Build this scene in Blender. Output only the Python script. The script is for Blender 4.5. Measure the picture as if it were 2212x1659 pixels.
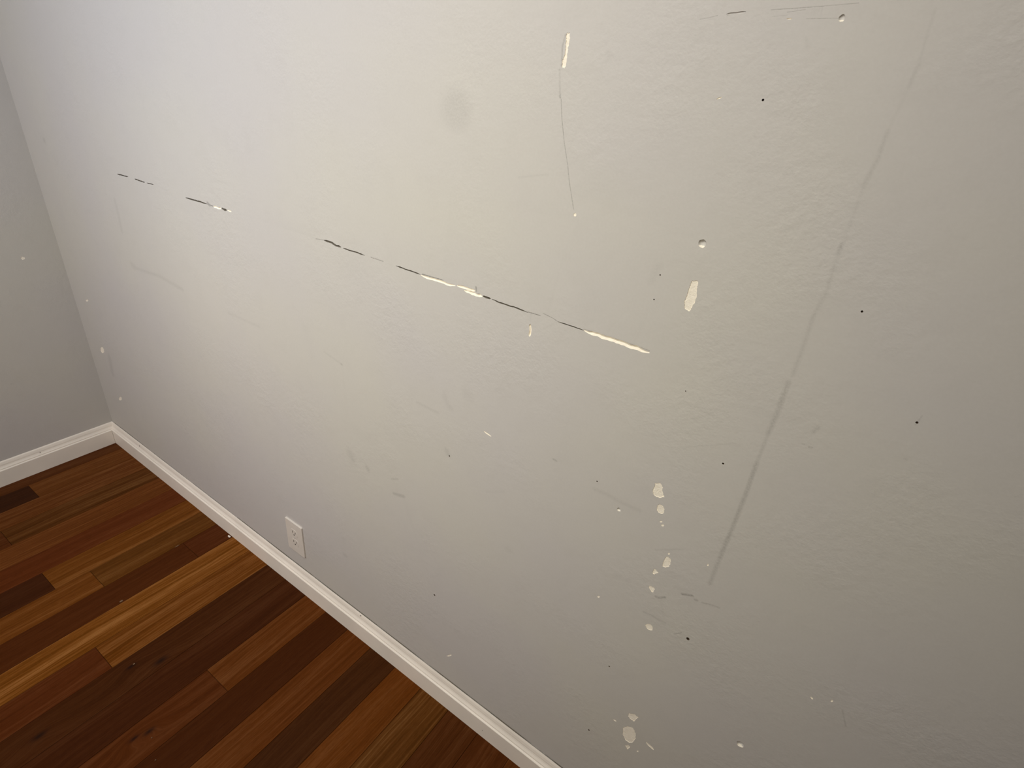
import bpy, bmesh, math, random
from mathutils import Vector, Matrix, noise
from mathutils.geometry import delaunay_2d_cdt

scene = bpy.context.scene
for o in list(bpy.data.objects):
    bpy.data.objects.remove(o)

# ------------------------------------------------------------------ camera
cam_data = bpy.data.cameras.new('camera')
cam = bpy.data.objects.new('camera', cam_data)
scene.collection.objects.link(cam)
cam_data.sensor_fit = 'HORIZONTAL'
cam_data.sensor_width = 36.0
cam_data.lens = 19.0321
cam_data.clip_start = 0.01
ROT = Matrix(((0.821273, -0.340810, 0.457558), (0.562577, 0.350255, -0.748885), (0.094966, 0.872450, 0.479387)))
cam.matrix_world = Matrix.Translation((2.3825, -0.7091, 1.4903)) @ ROT.to_4x4()
scene.camera = cam

# ------------------------------------------------------------------ world, exposure, lights
world = bpy.data.worlds.new('world')
scene.world = world
world.use_nodes = True
world.node_tree.nodes['Background'].inputs[0].default_value = (0.75, 0.86, 1.0, 1)
world.node_tree.nodes['Background'].inputs[1].default_value = 0.3
vs = scene.view_settings
vs.view_transform = 'Standard'
vs.look = 'None'
vs.gamma = 1.0
vs.use_curve_mapping = False
vs.exposure = 0.0

LAMP_AND_FILLS = {
    'ceiling_lamp_light': ((1.9, -0.9, 2.36), (1.9, -0.9, 0), 0.4, (1.0, 0.959, 0.89), 14.6, 180),
    'rear_fill_light': ((1.3, -2.6, 2.2), (1.0, 0, 0.9), 0.3, (1.0, 0.846, 0.725), 9.1, 80),  # added fill without a fixture, warms the wall from behind the camera
    'cool_fill_light': ((1.1, -1.5, 2.3), (0.9, 0, 1.2), 0.3, (0.5, 0.731, 1.0), 5.2, 110),  # unseen bluish fill, added to balance the wall towards the corner
    'wall_fill_light': ((1.9, -2.3, 2.3), (1.9, 0, 1.1), 0.3, (1.0, 1.0, 0.588), 0.68, 50),  # weak added fill, no real lamp there
}
for nm, (loc, tgt, size, col, power, spread) in LAMP_AND_FILLS.items():
    ld = bpy.data.lights.new(nm, 'AREA')
    ld.shape = 'RECTANGLE' if isinstance(size, tuple) else 'DISK'
    if isinstance(size, tuple):
        ld.size, ld.size_y = size
    else:
        ld.size = size
    ld.color = col
    ld.energy = power
    ld.spread = math.radians(spread)
    lo = bpy.data.objects.new(nm, ld)
    scene.collection.objects.link(lo)
    lo.location = loc
    lo.rotation_euler = (Vector(tgt) - Vector(loc)).to_track_quat('-Z', 'Y').to_euler()

RX, RY, RZ = 4.4, 3.4, 2.44      # room size


# ------------------------------------------------------------------ helpers
def link(o, parent=None):
    scene.collection.objects.link(o)
    if parent:
        o.parent = parent
    return o

def obj(name, bm, mats, parent=None, smooth=False, label=None):
    me = bpy.data.meshes.new(name)
    if smooth:
        for f in bm.faces:
            f.smooth = True
    bm.to_mesh(me)
    bm.free()
    for m in (mats if isinstance(mats, (list, tuple)) else [mats]):
        me.materials.append(m)
    o = bpy.data.objects.new(name, me)
    link(o, parent)
    if label:
        o['label'] = label
    return o

def struct(o, label=None):
    o['kind'] = 'structure'
    if label:
        o['label'] = label
    return o

def box(bm, lo, hi, bev=0.0):
    vs_ = [bm.verts.new((x, y, z)) for x in (lo[0], hi[0]) for y in (lo[1], hi[1]) for z in (lo[2], hi[2])]
    idx = [(0, 1, 3, 2), (4, 6, 7, 5), (0, 4, 5, 1), (2, 3, 7, 6), (0, 2, 6, 4), (1, 5, 7, 3)]
    fs = [bm.faces.new([vs_[i] for i in q]) for q in idx]
    if bev > 0:
        es = list({e for f in fs for e in f.edges})
        bmesh.ops.bevel(bm, geom=es, offset=bev, segments=2, affect='EDGES', profile=0.5)

def nodes_of(name):
    m = bpy.data.materials.new(name)
    m.use_nodes = True
    nt = m.node_tree
    return m, nt, nt.nodes['Principled BSDF']

class NB:
    """small node-building helper"""
    def __init__(s, nt):
        s.nt = nt
    def n(s, typ, ins=None, **props):
        nd = s.nt.nodes.new(typ)
        for k, v in props.items():
            setattr(nd, k, v)
        for k, v in (ins or {}).items():
            if isinstance(v, bpy.types.NodeSocket):
                s.nt.links.new(v, nd.inputs[k])
            else:
                nd.inputs[k].default_value = v
        return nd
    def math(s, op, a, b=0.0, clamp=False):
        return s.n('ShaderNodeMath', {0: a, 1: b}, operation=op, use_clamp=clamp).outputs[0]
    def mix(s, f, a, b, typ='MIX'):
        nd = s.nt.nodes.new('ShaderNodeMix')
        nd.data_type = 'RGBA'
        nd.blend_type = typ
        for i, v in ((0, f), (6, a), (7, b)):
            if isinstance(v, bpy.types.NodeSocket):
                s.nt.links.new(v, nd.inputs[i])
            else:
                nd.inputs[i].default_value = v
        return nd.outputs[2]
    def ramp(s, f, lo, hi, a=0.0, b=1.0):
        return s.n('ShaderNodeMapRange', {0: f, 1: lo, 2: hi, 3: a, 4: b}).outputs[0]

# ------------------------------------------------------------------ materials
def paint_material():
    m, nt, b = nodes_of('wall_paint')
    B = NB(nt)
    tc = B.n('ShaderNodeTexCoord').outputs['Object']
    att = B.n('ShaderNodeAttribute', attribute_name='stain').outputs['Fac']
    n_big = B.n('ShaderNodeTexNoise', {'Vector': tc, 'Scale': 1.7, 'Detail': 3.0}).outputs['Fac']
    n_mid = B.n('ShaderNodeTexNoise', {'Vector': tc, 'Scale': 22.0, 'Detail': 5.0, 'Roughness': 0.6}).outputs['Fac']
    n_fine = B.n('ShaderNodeTexNoise', {'Vector': tc, 'Scale': 260.0, 'Detail': 3.0}).outputs['Fac']
    col = B.mix(B.ramp(n_big, 0.38, 0.62), (0.588, 0.565, 0.510, 1), (0.570, 0.545, 0.522, 1))
    col = B.mix(B.ramp(n_fine, 0.3, 0.7, 0.0, 0.06), col, (0.33, 0.31, 0.28, 1))
    grime = B.ramp(n_mid, 0.5, 0.85, 0.0, 0.05)
    col = B.mix(grime, col, (0.25, 0.22, 0.18, 1))
    n_rag = B.n('ShaderNodeTexNoise', {'Vector': tc, 'Scale': 330.0, 'Detail': 5.0, 'Roughness': 0.7}).outputs['Fac']
    st = B.math('MULTIPLY', att, B.ramp(n_rag, 0.36, 0.60, 0.40, 1.35), clamp=True)
    col = B.mix(st, col, (0.06, 0.055, 0.045, 1))
    nt.links.new(col, b.inputs['Base Color'])
    b.inputs['Roughness'].default_value = 0.62
    b.inputs['Specular IOR Level'].default_value = 0.25
    h = B.math('ADD', B.math('MULTIPLY', n_fine, 0.35), B.math('MULTIPLY', B.n('ShaderNodeTexNoise', {'Vector': tc, 'Scale': 75.0, 'Detail': 4.0}).outputs['Fac'], 1.0))
    # rougher patches where the wall was filled and painted over
    n_patch = B.n('ShaderNodeTexNoise', {'Vector': tc, 'Scale': 5.0, 'Detail': 2.0}).outputs['Fac']
    amp = B.ramp(n_patch, 0.45, 0.7, 0.35, 1.3)
    h = B.math('MULTIPLY', h, amp)
    h = B.math('SUBTRACT', h, B.math('MULTIPLY', att, 0.35))
    bp = B.n('ShaderNodeBump', {'Strength': 0.6, 'Distance': 0.0013, 'Height': h})
    nt.links.new(bp.outputs[0], b.inputs['Normal'])
    return m

def plain(name, col, rough=0.6, spec=0.3, nscale=0.0, ncol=None, bump=0.0, bscale=200.0):
    m, nt, b = nodes_of(name)
    B = NB(nt)
    tc = B.n('ShaderNodeTexCoord').outputs['Object']
    nz = B.n('ShaderNodeTexNoise', {'Vector': tc, 'Scale': nscale or 20.0, 'Detail': 4.0}).outputs['Fac']
    c2 = ncol or tuple(c * 0.94 for c in col)
    nt.links.new(B.mix(B.ramp(nz, 0.35, 0.65), (*col, 1), (*c2, 1)), b.inputs['Base Color'])
    b.inputs['Roughness'].default_value = rough
    b.inputs['Specular IOR Level'].default_value = spec
    if bump:
        nb = B.n('ShaderNodeTexNoise', {'Vector': tc, 'Scale': bscale, 'Detail': 3.0}).outputs['Fac']
        bp = B.n('ShaderNodeBump', {'Strength': bump, 'Distance': 0.001, 'Height': nb})
        nt.links.new(bp.outputs[0], b.inputs['Normal'])
    return m

def wood_material():
    m, nt, b = nodes_of('floor_wood')
    B = NB(nt)
    tc = B.n('ShaderNodeTexCoord').outputs['Object']
    pc = B.n('ShaderNodeAttribute', attribute_name='plank_colour')
    pd = B.n('ShaderNodeAttribute', attribute_name='plank_data')      # seed, streak amount, -
    sep = B.n('ShaderNodeSeparateXYZ', {0: pd.outputs['Vector']})
    seed, streak = sep.outputs[0], sep.outputs[1]
    off = B.n('ShaderNodeCombineXYZ', {0: B.math('MULTIPLY', seed, 37.0), 1: B.math('MULTIPLY', seed, 91.0), 2: B.math('MULTIPLY', seed, 13.0)}).outputs[0]
    p = B.n('ShaderNodeVectorMath', {0: tc, 1: off}, operation='ADD').outputs[0]
    # knots bend the grain around them
    spx = B.n('ShaderNodeSeparateXYZ', {0: tc})
    X, Y = spx.outputs[0], spx.outputs[1]
    bend, knot = None, None
    for (kx, ky, r) in ((1.1065, -0.456, 0.011), (1.316, -0.5105, 0.012), (1.305, -0.54, 0.010), (1.125, -0.67, 0.014), (1.15, -0.40, 0.016)):
        dx = B.math('SUBTRACT', X, kx)
        dy = B.math('MULTIPLY', B.math('SUBTRACT', Y, ky), 0.45)
        d2 = B.math('ADD', B.math('MULTIPLY', dx, dx), B.math('MULTIPLY', dy, dy))
        g = B.math('POWER', 2.718, B.math('MULTIPLY', d2, -1.0 / (2 * (r * 1.5) ** 2)))
        k = B.math('POWER', 2.718, B.math('MULTIPLY', d2, -1.0 / (2 * (r * 0.36) ** 2)))
        bend = B.math('ADD', bend, g) if bend else g
        knot = B.math('ADD', knot, k) if knot else k
    low = B.n('ShaderNodeTexNoise', {'Vector': B.n('ShaderNodeMapping', {'Vector': p, 'Scale': (7.0, 1.6, 1.0)}).outputs[0], 'Scale': 1.0, 'Detail': 2.0}).outputs['Fac']
    wx = B.math('ADD', B.math('MULTIPLY', low, 0.05), B.math('MULTIPLY', bend, 0.022))
    q = B.n('ShaderNodeVectorMath', {0: p, 1: B.n('ShaderNodeCombineXYZ', {0: wx, 1: 0.0, 2: 0.0}).outputs[0]}, operation='ADD').outputs[0]
    def grain(sx, sy, det, rough=0.55):
        return B.n('ShaderNodeTexNoise', {'Vector': B.n('ShaderNodeMapping', {'Vector': q, 'Scale': (sx, sy, 1.0)}).outputs[0], 'Scale': 1.0, 'Detail': det, 'Roughness': rough}).outputs['Fac']
    g1 = grain(32.0, 0.9, 2.0)          # broad bands
    g2 = grain(150.0, 2.4, 5.0, 0.72)   # streaks
    g3 = grain(620.0, 26.0, 3.0)        # pores
    g4 = grain(260.0, 60.0, 3.0, 0.7)   # short flecks
    base = pc.outputs['Color']
    hs = B.n('ShaderNodeHueSaturation', {'Hue': 0.508, 'Saturation': 0.93, 'Value': 1.6, 'Fac': 1.0, 'Color': base}).outputs[0]
    dk = B.n('ShaderNodeHueSaturation', {'Hue': 0.498, 'Saturation': 1.04, 'Value': 0.55, 'Fac': 1.0, 'Color': base}).outputs[0]
    s1 = B.ramp(g1, 0.38, 0.62)
    s2 = B.ramp(g2, 0.40, 0.60)
    t = B.math('ADD', B.math('MULTIPLY', s1, 0.45), B.math('MULTIPLY', s2, 0.55))
    up = B.math('MULTIPLY', B.ramp(t, 0.5, 0.95), streak, clamp=True)
    dn = B.math('MULTIPLY', B.ramp(t, 0.5, 0.08), B.math('ADD', B.math('MULTIPLY', streak, 0.75), 0.12), clamp=True)
    c = B.mix(up, base, hs)
    c = B.mix(dn, c, dk)
    c = B.mix(B.math('MULTIPLY', B.ramp(g3, 0.5, 0.66), 0.45), c, dk)
    c = B.mix(B.math('MULTIPLY', B.ramp(g4, 0.55, 0.75), 0.32), c, dk)
    c = B.mix(B.math('MULTIPLY', B.ramp(g4, 0.45, 0.28), 0.22), c, hs)
    c = B.mix(B.math('MULTIPLY', knot, 0.85, clamp=True), c, (0.012, 0.005, 0.003, 1))
    nt.links.new(c, b.inputs['Base Color'])
    rr = B.ramp(g3, 0.3, 0.7, 0.42, 0.56)
    nt.links.new(rr, b.inputs['Roughness'])
    b.inputs['Specular IOR Level'].default_value = 0.07
    hgt = B.math('ADD', B.math('MULTIPLY', g3, 0.6), B.math('MULTIPLY', g2, 0.4))
    bp = B.n('ShaderNodeBump', {'Strength': 0.18, 'Distance': 0.0006, 'Height': hgt})
    nt.links.new(bp.outputs[0], b.inputs['Normal'])
    return m

M_PAINT = paint_material()
M_WOOD = wood_material()
M_GAP = plain('gap_dirt', (0.012, 0.006, 0.003), 0.9, 0.1)
M_TRIM = plain('trim_paint', (0.93, 0.86, 0.76), 0.42, 0.35, 9.0, bump=0.12, bscale=160.0)
M_PLASTER = plain('bare_plaster', (0.95, 0.885, 0.765), 0.9, 0.1, 140.0, (0.90, 0.83, 0.70), bump=0.5, bscale=420.0)
M_CRACK = plain('crack_shade', (0.16, 0.14, 0.11), 0.95, 0.05, 200.0)  # shade inside the narrow cracks put into the colour
M_HOLE = plain('hole_dark', (0.07, 0.045, 0.03), 0.95, 0.05)  # flat dark brown for the holes
M_PLATE = plain('outlet_plastic', (0.76, 0.71, 0.64), 0.35, 0.45, 30.0)
M_SLOT = plain('outlet_slot', (0.045, 0.038, 0.03), 0.8, 0.1)
M_METAL = plain('painted_screw', (0.55, 0.52, 0.48), 0.4, 0.5)
M_CEIL = plain('ceiling_paint', (0.72, 0.70, 0.66), 0.9, 0.1)
M_FRAME = plain('window_trim_paint', (0.75, 0.73, 0.69), 0.45, 0.3)

# ------------------------------------------------------------------ survey of the damage on the right wall: (x, z) in metres along the wall and up
GROOVES = [
  ['dark', [[0.6055, 1.176], [0.6374, 1.1773], [0.6685, 1.1786]], 0.00145],
  ['dark', [[0.7033, 1.1782], [0.7326, 1.1782], [0.7568, 1.1786]], 0.00147],
  ['dark', [[0.7665, 1.179], [0.8021, 1.1802]], 0.00101],
  ['dark', [[0.9518, 1.1743], [0.9956, 1.1755], [1.0439, 1.1767]], 0.00168],
  ['open', [[1.0726, 1.1751], [1.088, 1.1753], [1.1053, 1.1764]], 0.00234],
  ['dark', [[1.1076, 1.1779], [1.1166, 1.1764], [1.128, 1.1775]], 0.0024],
  ['open', [[1.13, 1.1779], [1.1464, 1.1773]], 0.00154],
  ['dark', [[1.4688, 1.1825], [1.4913, 1.1828], [1.5034, 1.1799], [1.5198, 1.1799]], 0.00205],
  ['dark', [[1.5252, 1.1793], [1.5439, 1.179], [1.5638, 1.1799], [1.587, 1.179]], 0.0012],
  ['dark', [[1.6698, 1.1793], [1.6991, 1.1787], [1.7164, 1.1787], [1.7311, 1.1781]], 0.00112],
  ['open', [[1.7323, 1.1775], [1.7501, 1.1765], [1.772, 1.1776], [1.7902, 1.1773], [1.8133, 1.1784]], 0.0023],
  ['open', [[1.8163, 1.1801], [1.8297, 1.1807], [1.8419, 1.1811], [1.8569, 1.1811]], 0.00235],
  ['open', [[1.8331, 1.1762], [1.8503, 1.176], [1.8722, 1.1759]], 0.00303],
  ['dark', [[1.8731, 1.1769], [1.8809, 1.1771], [1.8896, 1.1771]], 0.00168],
  ['dark', [[1.8915, 1.1768], [1.9089, 1.1753], [1.9286, 1.1753], [1.9368, 1.1761], [1.9506, 1.1753], [1.9642, 1.1746]], 0.00111],
  ['dark', [[2.0205, 1.176], [2.0413, 1.1762], [2.0665, 1.1762]], 0.00078],
  ['open', [[2.0672, 1.1764], [2.0854, 1.1766], [2.0972, 1.1759], [2.1141, 1.1761], [2.1306, 1.1764], [2.1426, 1.1752], [2.1534, 1.1759], [2.1644, 1.1753], [2.1736, 1.1755]], 0.00323],
  ['open', [[1.9711, 1.1566], [1.9724, 1.1464], [1.973, 1.135]], 0.00223],
  ['scrape', [[2.1687, 1.5805], [2.1787, 1.5818], [2.189, 1.5832]], 0.00096],
]
CHIPS = [
  ['tall cream chip right of the long crack', [[2.206, 1.2915], [2.2129, 1.2928], [2.2151, 1.2897], [2.2144, 1.2827], [2.2166, 1.2764], [2.217, 1.2643], [2.2144, 1.2547], [2.2132, 1.2515], [2.2085, 1.2508], [2.2055, 1.2539], [2.2047, 1.259], [2.2032, 1.2621], [2.2046, 1.2696], [2.2049, 1.2784], [2.2053, 1.2854]]],
  ['long narrow peeled strip of cream plaster near the top', [[1.9735, 1.5563], [1.9782, 1.5565], [1.9789, 1.5486], [1.9783, 1.5395], [1.9782, 1.5318], [1.9785, 1.5247], [1.9774, 1.5199], [1.9769, 1.5168], [1.9724, 1.5191], [1.9722, 1.5269], [1.9747, 1.5327], [1.9741, 1.5468]]],
  ['uppermost cream chip of the lower column of chips', [[2.2316, 0.9674], [2.2392, 0.9722], [2.2431, 0.9678], [2.2436, 0.9634], [2.247, 0.9558], [2.2502, 0.9505], [2.2436, 0.9456], [2.2379, 0.9448], [2.2331, 0.9468], [2.2303, 0.9537], [2.2316, 0.9591]]],
  ['second cream chip of the lower column of chips', [[2.2464, 0.9339], [2.2523, 0.9337], [2.2559, 0.9285], [2.2566, 0.9203], [2.2533, 0.9176], [2.2483, 0.9178], [2.2447, 0.9211], [2.244, 0.9289]]],
  ['tiny white nick under the second cream chip', [[2.2583, 0.9039], [2.2581, 0.9029], [2.2573, 0.9019], [2.2561, 0.9012], [2.2551, 0.901], [2.2545, 0.9016], [2.2547, 0.9026], [2.2555, 0.9037], [2.2567, 0.9044], [2.2578, 0.9045]]],
  ['tiny white nick', [[2.2625, 0.8987], [2.2625, 0.8972], [2.2616, 0.8958], [2.2603, 0.895], [2.2591, 0.8951], [2.2584, 0.8962], [2.2585, 0.8977], [2.2593, 0.8991], [2.2606, 0.8999], [2.2618, 0.8998]]],
  ['cream chip with a ragged top in the lower column', [[2.2794, 0.8384], [2.2834, 0.8425], [2.2885, 0.8406], [2.2897, 0.8333], [2.2887, 0.8232], [2.284, 0.8191], [2.2791, 0.8184], [2.2784, 0.8256], [2.2787, 0.8326]]],
  ['tiny pale nick', [[2.2843, 0.8503], [2.2843, 0.849], [2.2837, 0.8478], [2.2827, 0.8472], [2.2818, 0.8473], [2.2812, 0.8482], [2.2813, 0.8494], [2.2819, 0.8506], [2.2828, 0.8513], [2.2838, 0.8511]]],
  ['small triangular cream chip', [[2.2672, 0.8027], [2.2699, 0.8046], [2.2761, 0.8005], [2.2729, 0.7963], [2.2707, 0.7925], [2.2673, 0.7934]]],
  ['small ragged cream chip', [[2.2688, 0.7639], [2.2761, 0.7649], [2.2788, 0.7626], [2.2781, 0.7591], [2.2782, 0.754], [2.2757, 0.753], [2.2714, 0.7556], [2.2681, 0.7605]]],
  ['rounded cream chip above the brown spot', [[2.2822, 0.6719], [2.2853, 0.6782], [2.2927, 0.6796], [2.2956, 0.6741], [2.296, 0.6687], [2.2915, 0.6659], [2.2859, 0.666]]],
  ['small pointed chip just above the large oval chip', [[2.3037, 0.4227], [2.3142, 0.4306], [2.323, 0.4293], [2.3197, 0.4194], [2.3178, 0.41], [2.3111, 0.41], [2.3051, 0.4134]]],
  ['large oval greyish cream chip near the bottom', [[2.3024, 0.3703], [2.309, 0.3838], [2.3201, 0.39], [2.3279, 0.3785], [2.331, 0.3642], [2.3281, 0.3463], [2.3232, 0.3396], [2.3138, 0.3392], [2.3056, 0.3507]]],
  ['faint pale nick below the large oval chip', [[2.3174, 0.3222], [2.322, 0.3303], [2.3272, 0.3284], [2.3237, 0.3152]]],
  ['thin white nick left of the oval chip', [[2.286, 0.3755], [2.2852, 0.3743], [2.2835, 0.3735], [2.2815, 0.3734], [2.28, 0.374], [2.2796, 0.3752], [2.2804, 0.3764], [2.2821, 0.3772], [2.2841, 0.3773], [2.2856, 0.3766]]],
  ['thin slanting white sliver right of the oval chip', [[2.37, 0.3681], [2.3678, 0.3671], [2.3628, 0.3676], [2.3568, 0.3697], [2.3521, 0.3724], [2.3506, 0.3747], [2.3528, 0.3758], [2.3579, 0.3752], [2.3639, 0.3732], [2.3685, 0.3705]]],
  ['white speck', [[2.3444, 0.3333], [2.3444, 0.3318], [2.3438, 0.3301], [2.3429, 0.329], [2.342, 0.3289], [2.3414, 0.3298], [2.3415, 0.3314], [2.342, 0.333], [2.3429, 0.3341], [2.3439, 0.3342]]],
  ['white nick at the lower end of the vertical scratch', [[2.025, 1.3406], [2.0249, 1.339], [2.0239, 1.3379], [2.0226, 1.3377], [2.0213, 1.3384], [2.0207, 1.3397], [2.0208, 1.3413], [2.0218, 1.3424], [2.0231, 1.3427], [2.0244, 1.342]]],
  ['pale speck', [[0.1271, 0.6707], [0.1231, 0.6669], [0.1164, 0.6634], [0.1096, 0.6615], [0.1053, 0.6618], [0.1051, 0.6644], [0.1092, 0.6682], [0.1159, 0.6717], [0.1226, 0.6736], [0.1269, 0.6732]]],
  ['small white chip near the corner', [[0.1383, 0.478], [0.1346, 0.4687], [0.126, 0.46], [0.1156, 0.4553], [0.1074, 0.4564], [0.1048, 0.4629], [0.1086, 0.4723], [0.1173, 0.481], [0.1276, 0.4856], [0.1356, 0.4844]]],
  ['pale speck low by the corner', [[0.1731, 0.2771], [0.1672, 0.2696], [0.1581, 0.2628], [0.1494, 0.2592], [0.1443, 0.2602], [0.1448, 0.2654], [0.1508, 0.2729], [0.1599, 0.2797], [0.1686, 0.2832], [0.1736, 0.2822]]],
  ['pale speck', [[2.3442, 0.8658], [2.3443, 0.8643], [2.3439, 0.8631], [2.3432, 0.8626], [2.3423, 0.863], [2.3418, 0.8641], [2.3417, 0.8655], [2.3421, 0.8667], [2.3428, 0.8672], [2.3437, 0.8669]]],
  ['pale speck', [[2.1902, 0.676], [2.1901, 0.6743], [2.1891, 0.6727], [2.1878, 0.6717], [2.1865, 0.6716], [2.1858, 0.6726], [2.186, 0.6742], [2.187, 0.6759], [2.1883, 0.6769], [2.1896, 0.6769]]],
  ['thin white scratch', [[1.9161, 0.9098], [1.914, 0.9094], [1.9092, 0.91], [1.9036, 0.9112], [1.8993, 0.9127], [1.898, 0.9139], [1.9001, 0.9143], [1.9049, 0.9138], [1.9105, 0.9125], [1.9148, 0.911]]],
  ['pale nick above the baseboard', [[1.8567, 0.2039], [1.8558, 0.201], [1.8525, 0.1958], [1.8482, 0.1903], [1.8444, 0.1867], [1.8425, 0.1863], [1.8435, 0.1894], [1.8467, 0.1946], [1.8511, 0.2], [1.8549, 0.2036]]],
  ['white nick', [[2.5458, 0.7177], [2.5452, 0.7169], [2.544, 0.7168], [2.5427, 0.7175], [2.5416, 0.7187], [2.5414, 0.7199], [2.5419, 0.7208], [2.5431, 0.7209], [2.5445, 0.7202], [2.5455, 0.719]]],
  ['pale nick', [[2.5678, 0.7361], [2.5679, 0.7345], [2.5675, 0.733], [2.5666, 0.7321], [2.5657, 0.7322], [2.565, 0.7332], [2.5648, 0.7347], [2.5652, 0.7362], [2.5661, 0.7371], [2.5671, 0.737]]],
  ['white nick beside the scratches', [[2.2365, 1.5785], [2.2362, 1.5782], [2.2349, 1.5779], [2.2333, 1.5777], [2.2319, 1.5778], [2.2313, 1.578], [2.2317, 1.5784], [2.2329, 1.5786], [2.2346, 1.5788], [2.2359, 1.5787]]],
  ['pale nick', [[2.1855, 1.5022], [2.1852, 1.5016], [2.184, 1.5008], [2.1824, 1.5001], [2.1809, 1.4997], [2.1802, 1.4998], [2.1805, 1.5003], [2.1817, 1.5011], [2.1833, 1.5019], [2.1848, 1.5023]]],
]
DENTS = [
  ['round screw dent with a pale lower lip at the top', [2.2826, 1.5801], 0.00305, 'dent'],
  ['round screw dent above the tall cream chip', [2.2066, 1.3403], 0.00515, 'dent'],
  ['small round dent near the bottom', [2.4916, 0.5299], 0.00663, 'dent'],
  ['tiny dent', [2.1856, 0.8865], 0.00353, 'dent'],
  ['pin hole', [2.2306, 1.5036], 0.00126, 'hole'],
  ['nail hole', [2.3995, 1.3061], 0.00124, 'hole'],
  ['pin hole', [2.1629, 1.288], 0.00097, 'hole'],
  ['pin hole', [2.1623, 1.253], 0.0009, 'hole'],
  ['nail hole', [2.3151, 1.0489], 0.00148, 'hole'],
  ['brown nail hole', [2.3545, 0.6958], 0.00287, 'hole'],
  ['pin hole', [1.7927, 0.3796], 0.00247, 'hole'],
  ['pin hole', [2.2419, 0.5154], 0.00149, 'hole'],
  ['pin hole', [2.2382, 0.2904], 0.00201, 'hole'],
  ['dark nick', [2.4946, 1.1988], 0.00143, 'hole'],
  ['pin hole', [1.8181, 0.8156], 0.00155, 'hole'],
  ['tiny pin hole', [2.2371, 1.1372], 0.00082, 'hole'],
  ['tiny pin hole', [2.1377, 0.9211], 0.00129, 'hole'],
]
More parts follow.
